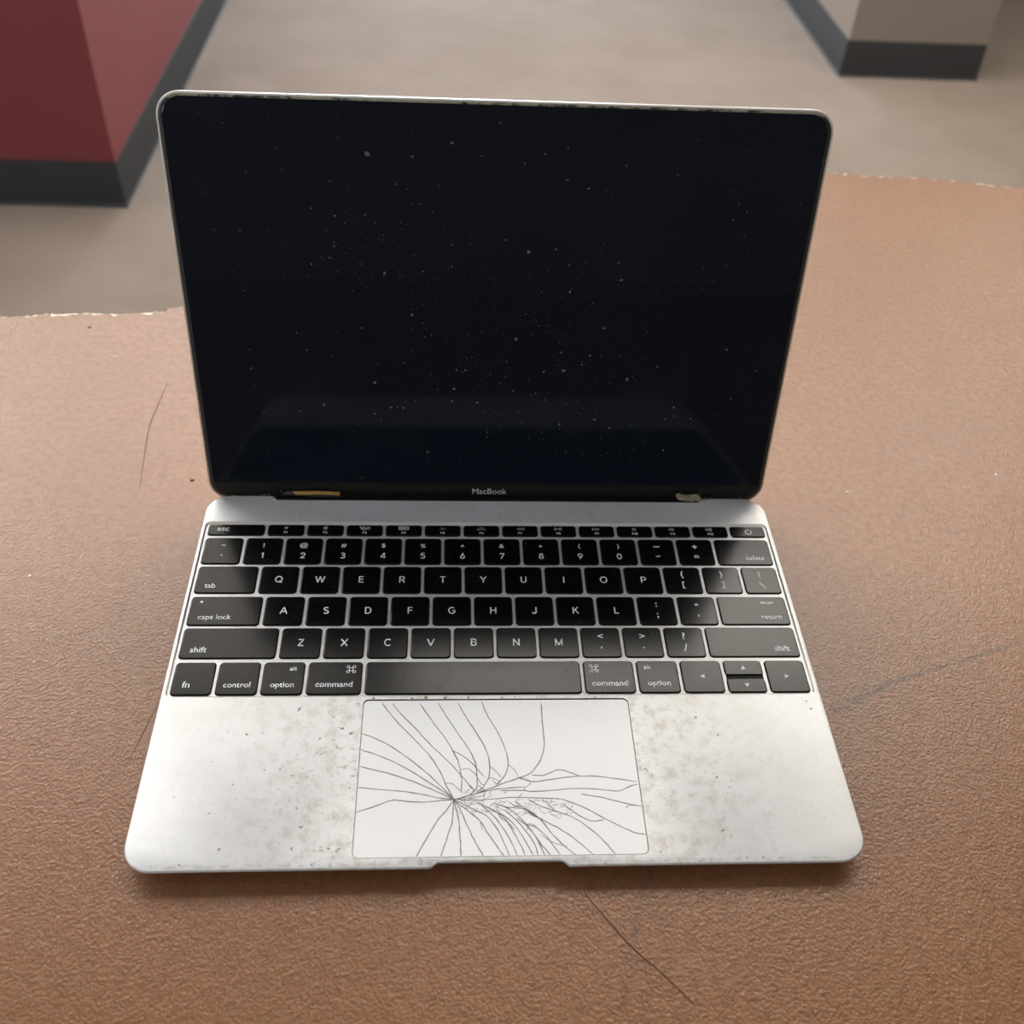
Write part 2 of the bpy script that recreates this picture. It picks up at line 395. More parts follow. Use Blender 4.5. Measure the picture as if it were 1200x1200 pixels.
# ------------------------------------------------------------------ the room
ZF, ZC = -.73, 1.75
X0, X1, Y0, Y1 = -3.3, 3.3, -2.6, 5.2
def struct(name, mb, mats, **k): return mb.build(name, mats, kind='structure', **k)
mb = MB(); mb.box((X0 - .1, Y0 - .1, ZF - .1), (X1 + .1, Y1 + .1, ZF)); struct('floor', mb, [CARPET])
mb = MB(); mb.box((X0 - .1, Y0 - .1, ZC), (X1 + .1, Y1 + .1, ZC + .1)); struct('ceiling', mb, [CEILP])
mb = MB(); mb.box((X1, Y0, ZF), (X1 + .1, Y1, ZC)); struct('wall_east', mb, [WHITEP])
mb = MB(); mb.box((X0 - .1, Y0 - .1, ZF), (X1 + .1, Y0, ZC)); struct('wall_south', mb, [WHITEP])
def wall_with_windows(wall, M, u0, u1, wins):
    """wall in its own frame (u along, v outward), M maps (u, v, z) to the room; wins: (name, a0, a1, z0, z1) from low to high u"""
    f = lambda u, v, z: tuple(M @ Vector((u, v, z)))
    def box(mb, a, b):
        (x0, y0, c0), (x1, y1, c1) = a, b
        mb.loft([[f(x0, y0, c0), f(x1, y0, c0), f(x1, y1, c0), f(x0, y1, c0)], [f(x0, y0, c1), f(x1, y0, c1), f(x1, y1, c1), f(x0, y1, c1)]])
    mb = MB(); u = u0
    for n, a0, a1, z0, z1 in wins:
        box(mb, (u, 0, ZF), (a0, .12, ZC)); box(mb, (a0, 0, ZF), (a1, .12, z0)); box(mb, (a0, 0, z1), (a1, .12, ZC)); u = a1
    box(mb, (u, 0, ZF), (u1, .12, ZC)); struct(wall, mb, [WHITEP])
    for n, a0, a1, z0, z1 in wins:
        mb = MB(); fw = .05; p, q = .02, .08; m = (a0 + a1) / 2
        box(mb, (a0, p, z0), (a0 + fw, q, z1)); box(mb, (a1 - fw, p, z0), (a1, q, z1))
        box(mb, (a0 + fw, p, z0), (a1 - fw, q, z0 + fw)); box(mb, (a0 + fw, p, z1 - fw), (a1 - fw, q, z1))
        box(mb, (m - fw / 2, p, z0 + fw), (m + fw / 2, q, z1 - fw))
        win = struct(n, mb, [WHITEMETAL])
        for ua, ub in ((a0 + fw, m - fw / 2), (m + fw / 2, a1 - fw)):
            mb = MB(); box(mb, (ua, .047, z0 + fw), (ub, .053, z1 - fw)); mb.build('pane', [PANE], win)
        pl = bpy.data.lights.new('window_portal', 'AREA'); pl.shape = 'RECTANGLE'; pl.size = a1 - a0; pl.size_y = z1 - z0; pl.cycles.is_portal = True
        po = bpy.data.objects.new('window_portal', pl); COL.objects.link(po)
        c = Vector(f(m, .10, (z0 + z1) / 2)); d = Vector(f(m, 0, (z0 + z1) / 2)) - c
        po.matrix_world = Matrix.Translation(c) @ d.to_track_quat('-Z', 'Z').to_matrix().to_4x4()
wall_with_windows('wall_north', Matrix.Translation((0, Y1, 0)), X0 - .1, X1 + .1, [('window_1', -1.1, .75, -.25, 1.45)])
wall_with_windows('wall_west', Matrix(((0, -1, 0, X0), (1, 0, 0, 0), (0, 0, 1, 0), (0, 0, 0, 1))), Y0, Y1,
                  [('added_window_2', -1.9, -.3, .25, 1.40), ('added_window_3', 2.4, 4.8, .10, 1.60)])  # both added for their light: cool front fill; right carpet and pillar

# maroon partition on the left, cream partition on the right, each with a coved base
RX, RY0 = -.727, 1.910
mb = MB(); mb.box((X0, RY0, ZF), (RX, 4.25, .38)); struct('wall_left', mb, [REDP])
PX0, PX1, PY0 = 1.101, 1.502, 2.790
mb = MB(); mb.box((PX0, PY0, ZF), (PX1, Y1, ZC)); struct('wall_right', mb, [CREAMP])
def cove(name, path, closed_ends=True):
    """skirting with a rounded top lip and a flared toe, swept along path (x, y); outward is on the right of travel"""
    prof = [(0.0, .100), (.0025, .100), (.0036, .097), (.0036, .012), (.0045, .006), (.007, .002), (.009, 0.0), (0.0, 0.0)]
    mb = MB(); rings = []
    for i, p in enumerate(path):
        a = Vector(path[max(i - 1, 0)]); b = Vector(p); c = Vector(path[min(i + 1, len(path) - 1)])
        d1 = (b - a).normalized() if i else (c - b).normalized(); d2 = (c - b).normalized() if i < len(path) - 1 else d1
        n1 = Vector((d1.y, -d1.x)); n2 = Vector((d2.y, -d2.x)); m = (n1 + n2); m = m / max(m.dot(n1), .3)
        rings.append([(b.x + m.x * o, b.y + m.y * o, ZF + z) for o, z in prof])
    mb.loft(rings); return struct(name, mb, [COVE], smooth=40)
cove('baseboard_left', [(X0, RY0), (RX, RY0), (RX, 4.25)])
cove('baseboard_right', [(PX0, Y1), (PX0, PY0), (PX1, PY0), (PX1, Y1)])

# ceiling lights
def ceiling_light(x, y, w, d, k, label):
    t = empty('ceiling_light', (x, y, ZC)); tag(t, label, 'ceiling light')
    mb = MB(); f = .03
    for a, b in (((-w / 2, -d / 2, -.02), (w / 2, -d / 2 + f, 0)), ((-w / 2, d / 2 - f, -.02), (w / 2, d / 2, 0)),
                 ((-w / 2, -d / 2 + f, -.02), (-w / 2 + f, d / 2 - f, 0)), ((w / 2 - f, -d / 2 + f, -.02), (w / 2, d / 2 - f, 0))): mb.box(a, b)
    mb.build('frame', [WHITEMETAL], t)
    mb = MB(); mb.box((-w / 2 + f, -d / 2 + f, -.012), (w / 2 - f, d / 2 - f, -.002)); mb.build('diffuser', [DIFFUSER[k]], t)
for a in LIGHTS: ceiling_light(*a)

# ------------------------------------------------------------------ the table
edge = [(-0.6233, 0.3127), (-0.5227, 0.3479), (-0.4222, 0.3640), (-0.3619, 0.3685), (-0.3004, 0.3732), (-0.2753, 0.3759), (-0.2602, 0.3779), (-0.2343, 0.3792), (-0.2056, 0.3811),
        (-0.2011, 0.3846), (-0.1926, 0.3879), (-0.1769, 0.3972), (-0.1507, 0.4153), (-0.1004, 0.4535), (-0.0401, 0.4957), (0.0303, 0.5359), (0.1107, 0.5681), (0.2012, 0.5912), (0.2856, 0.6023),
        (0.2976, 0.6022), (0.3151, 0.6009), (0.3506, 0.5998), (0.3782, 0.5959), (0.4123, 0.5910), (0.4446, 0.5838), (0.5230, 0.5611), (0.6034, 0.5138), (0.6738, 0.4434), (0.7140, 0.3529), (0.7241, 0.2222)]
rest = [(.72, -.30), (.71, -.40), (.66, -.47), (.58, -.50), (-.52, -.50), (-.62, -.47), (-.68, -.40), (-.70, -.30), (-.70, .16), (-.68, .24)]
E1 = smooth_line(edge, 9)
def rag(P, i): return (P[0] + random.uniform(-.0006, .0006), P[1] + random.uniform(-.0009, .0009) + .0008 * math.sin(i * .37) * math.sin(i * .113))
top = [rag(p, i) for i, p in enumerate(E1)] + smooth_line(rest, 3)
cx = sum(p[0] for p in top) / len(top); cy = sum(p[1] for p in top) / len(top)
def inset(P, d, jit=0):
    out = []
    for i, p in enumerate(P):
        a = P[i - 1]; b = P[(i + 1) % len(P)]; dx, dy = b[0] - a[0], b[1] - a[1]; l = math.hypot(dx, dy) or 1
        q = d * (1 + jit * random.uniform(-.8, 1)); out.append((p[0] + dy / l * q, p[1] - dx / l * q))
    return out
table = empty('table', (0, 0, ZF)); tag(table, 'brown leather-grained table with a worn ragged pale far edge, under the laptop', 'table')
TZ = -ZF
inner = inset(top, .0021, .85)
bm = fill([z_of(inner, 0)], 'tabletop')
me = bpy.data.meshes.new('tabletop'); bmesh.ops.recalc_face_normals(bm, faces=bm.faces)
bm.faces.ensure_lookup_table()
bm.normal_update()
if bm.faces[0].normal.z < 0: bmesh.ops.reverse_faces(bm, faces=bm.faces)
bm.to_mesh(me); bm.free()
obj('tabletop', me, table, [TABLE], loc=(0, 0, TZ))
mb = MB(); rA = mb.ring(z_of(inner, 0)); rB = mb.ring(z_of(top, -.0012)); rC = mb.ring(z_of(inset(top, .0006, .8), -.027)); rD = mb.ring(z_of(inset(top, .004), -.030))
mb.bridge(rA, rB, 0); mb.bridge(rB, rC, 1); mb.bridge(rC, rD, 1); mb.face(rD[::-1], 1)
mb.build('table_edge', [WORNEDGE, FIBRE], table, loc=(0, 0, TZ), label='worn pale edge of the tabletop')
mb = MB(); n = 24
def circ(r, z, x=0.0, y=0.0): return [(x + r * math.cos(2 * math.pi * k / n), y + r * math.sin(2 * math.pi * k / n), z) for k in range(n)]
mb.loft([circ(.045, .03), circ(.045, TZ - .05), circ(.16, TZ - .04), circ(.16, TZ - .031)]); mb.build('pedestal', [STEEL], table, smooth=40)
mb = MB(); mb.loft([circ(.30, 0), circ(.30, .01), circ(.27, .02), circ(.06, .035)]); mb.build('pedestal_base', [STEEL], table, smooth=40)

# ------------------------------------------------------------------ the laptop (millimetres in its own frame: x right, y away, deck top z = 0)
TAU = math.radians(1.2)
lap = empty('laptop', (0, 0, .0085), (TAU, 0, 0))
tag(lap, 'battered open silver laptop with shattered trackpad and dusty black screen on the brown table', 'laptop')

def scoop(x):
    a = min(max((x + 27.2) / 3.6, 0), 1); b = min(max((25.7 - x) / 3.6, 0), 1); s = min(a, b); return s * s * (3 - 2 * s)
def tabz(y): return -8.5 - y * math.tan(TAU)          # the table in the laptop's frame
W = 140.25
def outline(ins, z, sc=0.0, zr=None):
    P = []; r = 11.0 - min(ins, 6)
    x0, x1, y0, y1 = -W + ins, W - ins, ins, 197.0 - ins
    P.append((x0 + r, y0))
    xs = [-90, -60, -40, -30] + [-28 + .5 * i for i in range(13)] + [-15, -5, 5, 15] + [20.5 + .5 * i for i in range(13)] + [30, 40, 60, 90]
    for x in xs: P.append((x, y0 + sc * scoop(x)))
    for cx, cy, a in ((x1 - r, y0 + r, -90), (x1 - r, y1 - r, 0)):
        for i in range(9):
            t = math.radians(a + 90 * i / 8); P.append((cx + r * math.cos(t), cy + r * math.sin(t)))
    yn = min(193.8, y1)
    P += [(108.4, y1), (108.2, yn), (0, yn), (-108.6, yn), (-108.8, y1)]
    for cx, cy, a in ((x0 + r, y1 - r, 90), (x0 + r, y0 + r, 180)):
        for i in range(9):
            t = math.radians(a + 90 * i / 8); P.append((cx + r * math.cos(t), cy + r * math.sin(t)))
    P.pop()
    return [(x, y, z if zr is None else zr(y)) for x, y in P]

KX0, KX1, KY0, KY1 = -138.75, 138.25, 76.15, 178.65
TX0, TX1, TY0, TY1 = -55.95, 55.55, 4.05, 73.95
kb0 = rrect(KX0, KX1, KY0, KY1, 2.6); kb1 = rrect(KX0 + .75, KX1 - .75, KY0 + .7, KY1 - 1.45, 2.2)
tp0 = rrect(TX0 - .22, TX1 + .22, TY0 - .2, TY1 + .55, 2.4)
r0 = outline(.75, 0, 1.7)
bm = fill([r0, z_of(kb0, 0), z_of(tp0, 0)], 'base', MM)
bm.faces.ensure_lookup_table()
bm.normal_update()
if bm.faces[0].normal.z < 0: bmesh.ops.reverse_faces(bm, faces=bm.faces)
me = bpy.data.meshes.new('base'); bm.to_mesh(me); bm.free()
mb = MB()
rings = [mb.ring(p) for p in (r0, outline(.28, -.18, 1.9), outline(0, -.65, 2.1), outline(0, -1.25, 2.1), outline(.35, -1.9, 2.3), outline(3.5, -2.9),
                              outline(12, -4.6, zr=lambda y: max(tabz(y) + 1.2, -9.5) if y > 60 else min(-4.2, tabz(y) + 1.2)))]
for a, b in zip(rings, rings[1:]): mb.bridge(a, b)
mb.face(rings[-1][::-1])
# recess of the keyboard: bevelled wall; well of the trackpad: straight dark wall
a = mb.ring(z_of(kb0, 0)); b = mb.ring(z_of(kb1, -.5)); mb.bridge(b, a, 2)
c = mb.ring(z_of(tp0, 0)); d = mb.ring(z_of(tp0, -.9)); mb.bridge(d, c, 1); mb.face(d, 1)
side = mb.mesh('base_side', MM)
bm = bmesh.new(); bm.from_mesh(me); bm.from_mesh(side)
bmesh.ops.remove_doubles(bm, verts=bm.verts, dist=2e-6)
bm.to_mesh(me); bm.free(); bpy.data.meshes.remove(side)
obj('base', me, lap, [ALU, WELL, RIM], smooth=38)
mb = MB(); mb.face(mb.ring(z_of(kb1, -.5))); mb.build('keyboard_plate', [ALU], lap, MM)
for fx, fy in ((-112, 16), (112, 16), (-112, 174), (112, 174)):
    mb = MB(); n = 20; zt = tabz(fy)
    mb.loft([circ(4, zt + .02, fx, fy), circ(5, zt + .3, fx, fy), circ(5, zt + 2.6, fx, fy)]); mb.build('foot', [RUBBER], lap, MM)

# trackpad and its cracks
mb = MB(); o1 = rrect(TX0 + .12, TX1 - .12, TY0 + .12, TY1 - .12, 2.1); o0 = rrect(TX0, TX1, TY0, TY1, 2.2)
mb.loft([z_of(o0, -.8), z_of(o0, -.2), z_of(o1, -.08)]); pad = mb.build('trackpad', [PAD], lap, MM, label='pale shattered trackpad')
for c in CRACKS:
    O_ = (-18.2, 27.7)
    c = [O_ if math.hypot(q[0] - O_[0], q[1] - O_[1]) < 2.9 and i in (0, len(c) - 1) else q for i, q in enumerate(c)]
    P = smooth_line(c, 3); n = len(P); long_ = math.hypot(c[0][0] - c[-1][0], c[0][1] - c[-1][1]) > 14
    P = [(min(max(x + random.uniform(-.12, .12), TX0 + .15), TX1 - .15), min(max(y + random.uniform(-.12, .12), TY0 + .15), TY1 - .15)) for x, y in P]
    w0 = .44 if long_ else .30
    w = [w0 * random.uniform(.65, 1.1) * (1 if 0 < i < n - 1 else .6) for i in range(n)]
    mb = MB(); mb.ribbon(P, w, -.055); mb.build('crack', [CRACK], pad, MM)
# fine splinters around the point of impact
mb = MB()
for i in range(120):
    t = random.random() ** 1.2; x = -17 + 42 * t + random.gauss(0, 1.5); y = 27 - 9 * t * random.random() + random.gauss(0, 2.2)
    a = math.atan2(y - 27.7, x + 18.2) + random.choice((0, 0, .9)) + random.gauss(-.1, .22); l = random.uniform(1.0, 3.4)
    mb.ribbon([(x, y), (x + l * .5 * math.cos(a), y + l * .5 * math.sin(a) + random.uniform(-.2, .2)), (x + l * math.cos(a), y + l * math.sin(a))], random.uniform(.10, .22), -.058)
blob(mb, -18.2, 27.7, .7, -.057)
mb.build('splinters', [CRACK], pad, MM, kind='stuff')

# ---- legends
_txt = {}
def text_outline(s, bold=0.0):
    if (s, bold) in _txt: return _txt[s, bold]
    cu = bpy.data.curves.new('t', 'FONT'); cu.body = s; cu.size = 1.0; cu.resolution_u = 3; cu.offset = bold
    o = bpy.data.objects.new('t', cu); COL.objects.link(o); bpy.context.view_layer.update()
    ev = o.evaluated_get(bpy.context.evaluated_depsgraph_get()); m = bpy.data.meshes.new_from_object(ev)
    V = [(v.co.x, v.co.y) for v in m.vertices]; F = [tuple(p.vertices) for p in m.polygons]
    bpy.data.objects.remove(o); bpy.data.curves.remove(cu); bpy.data.meshes.remove(m)
    xs = [v[0] for v in V]; ys = [v[1] for v in V]
    _txt[s, bold] = (V, F, min(xs), max(xs), min(ys), max(ys)); return _txt[s, bold]
CAPH = text_outline('H')[5]
def text(mb, s, x, y, z, cap=None, width=None, align='C', stretch=1.0, valign=None):
    """cap: height of a capital; width: overall width (then the height follows); y is the baseline, or the middle of the sign for valign"""
    V, F, xa, xb, ya, yb = text_outline(s, 0.0 if 'M' in s else .008)
    k = cap / CAPH if cap else width / (xb - xa)
    kx = k * stretch
    ox = x - {'C': (xa + xb) / 2, 'L': xa, 'R': xb}[align] * kx
    oy = y - ((ya + yb) / 2 * k if valign else 0)
    i = len(mb.v); mb.v += [(ox + a * kx, oy + b * k, z) for a, b in V]
    for f in F: mb.face([i + j for j in f])
# capitals and digits of the keys: plain geometric sans, drawn as strokes in a box of height 1
def el(cx, cy, rx, ry, a0, a1, n=12):
    return [(cx + rx * math.cos(math.radians(a0 + (a1 - a0) * i / n)), cy + ry * math.sin(math.radians(a0 + (a1 - a0) * i / n))) for i in range(n + 1)]
GL = {'A': (.86, [[(.03, 0), (.43, 1)], [(.43, 1), (.83, 0)], [(.17, .33), (.69, .33)]]),
 'B': (.70, [[(.08, 0), (.08, 1)], [(.08, .95), (.38, .95)] + el(.38, .735, .23, .215, 90, -90, 8) + [(.08, .52)], [(.08, .52), (.40, .52)] + el(.40, .285, .25, .235, 90, -90, 8) + [(.08, .05)]]),
 'C': (.82, [el(.45, .5, .38, .46, 48, 312, 18)]),
 'D': (.78, [[(.08, 0), (.08, 1)], [(.08, .95), (.32, .95)] + el(.32, .5, .38, .45, 90, -90, 14) + [(.08, .05)]]),
 'E': (.62, [[(.08, 0), (.08, 1)], [(.08, .94), (.60, .94)], [(.08, .51), (.56, .51)], [(.08, .06), (.60, .06)]]),
 'F': (.60, [[(.08, 0), (.08, 1)], [(.08, .94), (.58, .94)], [(.08, .49), (.53, .49)]]),
 'G': (.84, [el(.45, .5, .38, .46, 48, 340, 20) + [(.80, .47)], [(.48, .47), (.86, .47)]]),
 'H': (.76, [[(.08, 0), (.08, 1)], [(.68, 0), (.68, 1)], [(.08, .52), (.68, .52)]]),
 'I': (.16, [[(.08, 0), (.08, 1)]]),
 'J': (.58, [[(.48, 1), (.48, .28)] + el(.26, .28, .22, .24, 0, -165, 9)]),
 'K': (.72, [[(.08, 0), (.08, 1)], [(.66, 1), (.10, .40)], [(.30, .60), (.70, 0)]]),
 'L': (.58, [[(.08, 0), (.08, 1)], [(.08, .06), (.56, .06)]]),
 'M': (.92, [[(.08, 0), (.08, 1)], [(.08, .97), (.46, .04)], [(.46, .04), (.84, .97)], [(.84, 0), (.84, 1)]]),
 'N': (.78, [[(.08, 0), (.08, 1)], [(.09, .97), (.69, .03)], [(.70, 0), (.70, 1)]]),
 'O': (.90, [el(.45, .5, .39, .46, 0, 360, 24)]),
 'P': (.66, [[(.08, 0), (.08, 1)], [(.08, .94), (.36, .94)] + el(.36, .69, .25, .25, 90, -90, 10) + [(.08, .44)]]),
 'Q': (.90, [el(.45, .5, .39, .46, 0, 360, 24), [(.50, .26), (.82, -.05)]]),
 'R': (.70, [[(.08, 0), (.08, 1)], [(.08, .94), (.38, .94)] + el(.38, .70, .24, .24, 90, -90, 10) + [(.08, .46)], [(.38, .46), (.66, 0)]]),
 'S': (.68, [el(.34, .73, .25, .22, 30, 230, 12) + [(.34, .51)] + el(.34, .27, .27, .22, 55, -150, 14)]),
 'T': (.70, [[(.02, .94), (.68, .94)], [(.35, 0), (.35, .94)]]),
 'U': (.74, [[(.08, 1), (.08, .36)] + el(.37, .36, .29, .31, 180, 360, 12) + [(.66, 1)]]),
 'V': (.84, [[(.03, 1), (.42, .02)], [(.42, .02), (.81, 1)]]),
 'W': (1.16, [[(.03, 1), (.31, .02)], [(.31, .02), (.58, .97)], [(.58, .97), (.85, .02)], [(.85, .02), (1.13, 1)]]),
 'X': (.80, [[(.04, 0), (.76, 1)], [(.04, 1), (.76, 0)]]),
 'Y': (.78, [[(.03, 1), (.39, .46)], [(.75, 1), (.39, .46)], [(.39, .48), (.39, 0)]]),
 'Z': (.72, [[(.05, .94), (.67, .94)], [(.66, .94), (.06, .06)], [(.04, .06), (.68, .06)]]),
 '0': (.70, [el(.35, .5, .28, .46, 0, 360, 22)]),
 '1': (.40, [[(.28, 0), (.28, 1)], [(.30, .96), (.04, .77)]]),
 '2': (.66, [el(.33, .68, .26, .27, 165, -30, 12) + [(.06, .06)], [(.05, .06), (.63, .06)]]),
 '3': (.66, [el(.31, .74, .24, .21, 150, -80, 10), el(.31, .28, .28, .24, 85, -155, 12), [(.22, .53), (.36, .53)]]),
 '4': (.72, [[(.52, 0), (.52, 1)], [(.50, .98), (.04, .26)], [(.02, .25), (.70, .25)]]),
 '5': (.66, [[(.58, .94), (.14, .94)], [(.14, .96), (.10, .50)], [(.10, .52)] + el(.31, .33, .28, .28, 125, -150, 12)]),
 '6': (.68, [el(.34, .32, .27, .28, 0, 360, 16), [(.46, .99), (.12, .48)]]),
 '7': (.64, [[(.03, .94), (.62, .94)], [(.60, .94), (.20, 0)]]),
 '8': (.68, [el(.34, .75, .22, .20, 0, 360, 14), el(.34, .28, .28, .24, 0, 360, 16)]),
 '9': (.68, [el(.34, .68, .27, .28, 0, 360, 16), [(.22, .01), (.56, .52)]])}
def glyphs(mb, s, x, y, z, cap, w=.145):
    gap = .14; tot = sum(GL[c][0] for c in s) + gap * (len(s) - 1); ox = x - tot * cap / 2
    for c in s:
        for st in GL[c][1]:
            P = [(ox + u * cap, y + v * cap) for u, v in st]
            P = [p for i, p in enumerate(P) if i == 0 or math.hypot(p[0] - P[i - 1][0], p[1] - P[i - 1][1]) > 1e-4]
            mb.ribbon(P, w * cap, z)
        ox += (GL[c][0] + gap) * cap
def ring_arc(mb, x, y, r, w, a0, a1, z, n=14):
    mb.ribbon([(x + r * math.cos(math.radians(a0 + (a1 - a0) * i / n)), y + r * math.sin(math.radians(a0 + (a1 - a0) * i / n))) for i in range(n + 1)], w, z)
def disc(mb, x, y, r, z, n=12): mb.poly([(x + r * math.cos(2 * math.pi * k / n), y + r * math.sin(2 * math.pi * k / n), z) for k in range(n)])
def frame(mb, x0, x1, y0, y1, w, z):
    for p, q in (((x0, y0), (x1, y0)), ((x0, y1), (x1, y1)), ((x0, y0), (x0, y1)), ((x1, y0), (x1, y1))): mb.ribbon([p, q], w, z)
def rect(mb, x0, x1, y0, y1, z): mb.poly([(x0, y0, z), (x1, y0, z), (x1, y1, z), (x0, y1, z)])

KT = .12; LZ = KT + .03
_key = {}
def key_mesh(w, h):
    k = (round(w, 2), round(h, 2))
    if k not in _key:
        mb = MB(); r = 1.5; a, b = w / 2, h / 2
        if h < 9: r = 1.0
        mb.loft([z_of(rrect(-a, a, -b, b, r, 4), -.48), z_of(rrect(-a, a, -b, b, r, 4), KT - .28), z_of(rrect(-a + .10, a - .10, -b + .10, b - .10, r - .05, 4), KT - .09),
                 z_of(rrect(-a + .30, a - .30, -b + .30, b - .30, r - .2, 4), KT)])
        _key[k] = mb.mesh('key', MM)
    return _key[k]
wells = MB()
def key(name, x0, x1, y0, y1, draw=None, label=None):
    """draw(mb, w, h) puts the legend in key coordinates (centre at 0, 0)"""
    w, h = x1 - x0, y1 - y0; cx_, cy_ = (x0 + x1) / 2, (y0 + y1) / 2
    o = obj(name, key_mesh(w, h), lap, [KEYM], loc=(cx_ * MM, cy_ * MM, 0), label=label)
    if len(o.data.polygons) and not o.data.get('s'):
        o.data['s'] = 1; o.data.shade_smooth(); o.data.set_sharp_from_angle(angle=math.radians(14))
    wells.poly(z_of(rrect(x0 - .32, x1 + .32, y0 - .36, y1 + .32, 1.75, 3), -.47))
    if draw:
        mb = MB(); draw(mb, w, h)
        if mb.f: mb.build('legend', [INK], o, MM)
    return o
G = .95                                                   # half of the gap between keys
XL, XR = -137.65, 137.2
ROWS = {'F': (169.7, 176.6), 'N': (151.1, 167.6), 'Q': (133.1, 149.3), 'A': (114.4, 130.8), 'Z': (96.2, 112.6), 'B': (77.3, 93.9)}
def bounds(first, step, n): return [XL] + [first + step * i for i in range(n)] + [XR]
def centre(s): return lambda mb, w, h: glyphs(mb, s, 0, -1.85, LZ, 3.8)
def pair(up, lo, capu=2.6, capl=3.5):
    def d(mb, w, h):
        text(mb, up, 0, 3.35, LZ, cap=capu, stretch=1.08, valign=1); glyphs(mb, lo, 0, -3.1 - capl / 2, LZ, capl) if lo.isdigit() else text(mb, lo, 0, -3.15, LZ, cap=capl, stretch=1.08, valign=1)
    return d
def word(s, width, align, base=3.0, mx=4.2, extra=None):
    def d(mb, w, h):
        x = {'L': -w / 2 + mx, 'R': w / 2 - mx, 'C': 0}[align]
        text(mb, s, x, -h / 2 + base, LZ, width=width, align=align)
        if extra: extra(mb, w, h)
    return d

# function row
b = bounds(-109.15, 18.97, 13); y0, y1 = ROWS['F']
def fn(n, icon):
    def d(mb, w, h):
        icon(mb, 0, 1.25, LZ); glyphs(mb, 'F%d' % n, 0, -2.4, LZ, 1.35, .2)
    return d
def sun(r, q):
    def d(mb, x, y, z):
        disc(mb, x, y, r, z)
        for k in range(8):
            t = math.pi * k / 4; mb.ribbon([(x + (r + .28) * math.cos(t), y + (r + .28) * math.sin(t)), (x + q * math.cos(t), y + q * math.sin(t))], .24, z)
    return d
def mission(mb, x, y, z):
    frame(mb, x - 2.2, x - .2, y - .1, y + .95, .25, z); frame(mb, x - 1.3, x + .5, y - 1.0, y - .1, .25, z); frame(mb, x + .95, x + 2.3, y - .6, y + .7, .25, z)
def launch(mb, x, y, z):
    for i in (-1, 0, 1):
        for j in (0, 1): frame(mb, x + i * 1.75 - .6, x + i * 1.75 + .6, y - .98 + j * 1.25, y - .05 + j * 1.25, .27, z)
def backlight(n):
    def d(mb, x, y, z):
        ring_arc(mb, x, y - .7, .45, .25, 0, 180, z, 8)
        for a in range(0, 181, 45): disc(mb, x + 1.45 * math.cos(math.radians(a)), y - .7 + 1.45 * math.sin(math.radians(a)), .17 if n == 1 else .26, z, 6)
        if n == 2:
            for sx in (-1, 1): disc(mb, x + sx * 2.1, y - .7, .2, z, 6)
    return d
def tri(mb, x, y, w, h, z): mb.poly([(x, y - h, z), (x, y + h, z), (x + w, y, z)][::1 if w > 0 else -1])
def tri_o(mb, x, y, w, h, z): mb.ribbon([(x, y - h), (x, y + h), (x + w, y), (x, y - h)], .27, z)
def rewind(mb, x, y, z): tri_o(mb, x + .1, y, -1.7, .75, z); tri_o(mb, x + 2.0, y, -1.7, .75, z)
def play(mb, x, y, z):
    tri_o(mb, x - 1.7, y, 1.7, .75, z); rect(mb, x + .5, x + .85, y - .8, y + .8, z); rect(mb, x + 1.3, x + 1.65, y - .8, y + .8, z)
def forward(mb, x, y, z): tri_o(mb, x - 2.0, y, 1.7, .75, z); tri_o(mb, x - .1, y, 1.7, .75, z)
def speaker(n):
    def d(mb, x, y, z):
        ox = x - .5 * n
        mb.ribbon([(ox - 1.0, y - .4), (ox - 1.0, y + .4), (ox - .3, y + .4), (ox + .5, y + .95), (ox + .5, y - .95), (ox - .3, y - .4), (ox - 1.0, y - .4)], .27, z)
        for i in range(n): ring_arc(mb, ox + .4, y, .8 + .7 * i, .27, -50, 50, z, 6)
    return d
icons = [sun(.42, 1.0), sun(.55, 1.3), mission, launch, backlight(1), backlight(2), rewind, play, forward, speaker(0), speaker(1), speaker(2)]
key('escape_key', b[0] + G, b[1] - G, y0, y1, lambda mb, w, h: text(mb, 'esc', -w / 2 + 4.3, -.9, LZ, width=5.5, align='L'))
for i in range(12): key('function_key', b[i + 1] + G, b[i + 2] - G, y0, y1, fn(i + 1, icons[i]))
def power(mb, w, h):
    ring_arc(mb, .4, -.2, 1.55, .34, 125, 415, LZ, 18); mb.ribbon([(.4, .3), (.4, 1.75)], .34, LZ)
key('power_key', b[13] + G, b[14] - G, y0, y1, power)
# number row
b = bounds(-118.30, 18.93, 13); y0, y1 = ROWS['N']
for i, (u, l) in enumerate(zip('~!@#$%^&*()', '`1234567890')):
    key('number_key' if l.isdigit() else 'symbol_key', b[i] + G, b[i + 1] - G, y0, y1, pair(u, l, 2.5, 3.5) if l.isdigit() else pair(u, l, 2.4, 3.6))
def bars(*L):
    def d(mb, w, h):
        for x0_, x1_, y_, t_ in L: rect(mb, x0_, x1_, y_ - t_ / 2, y_ + t_ / 2, LZ)
    return d
key('symbol_key', b[11] + G, b[12] - G, y0, y1, bars((-1.6, 1.6, 3.3, .55), (-1.0, 1.0, -3.0, .6)))
key('symbol_key', b[12] + G, b[13] - G, y0, y1, pair('+', '=', 3.4, 3.2))
key('delete_key', b[13] + G, b[14] - G, y0, y1, word('delete', 9.2, 'R', 3.0, 3.6))
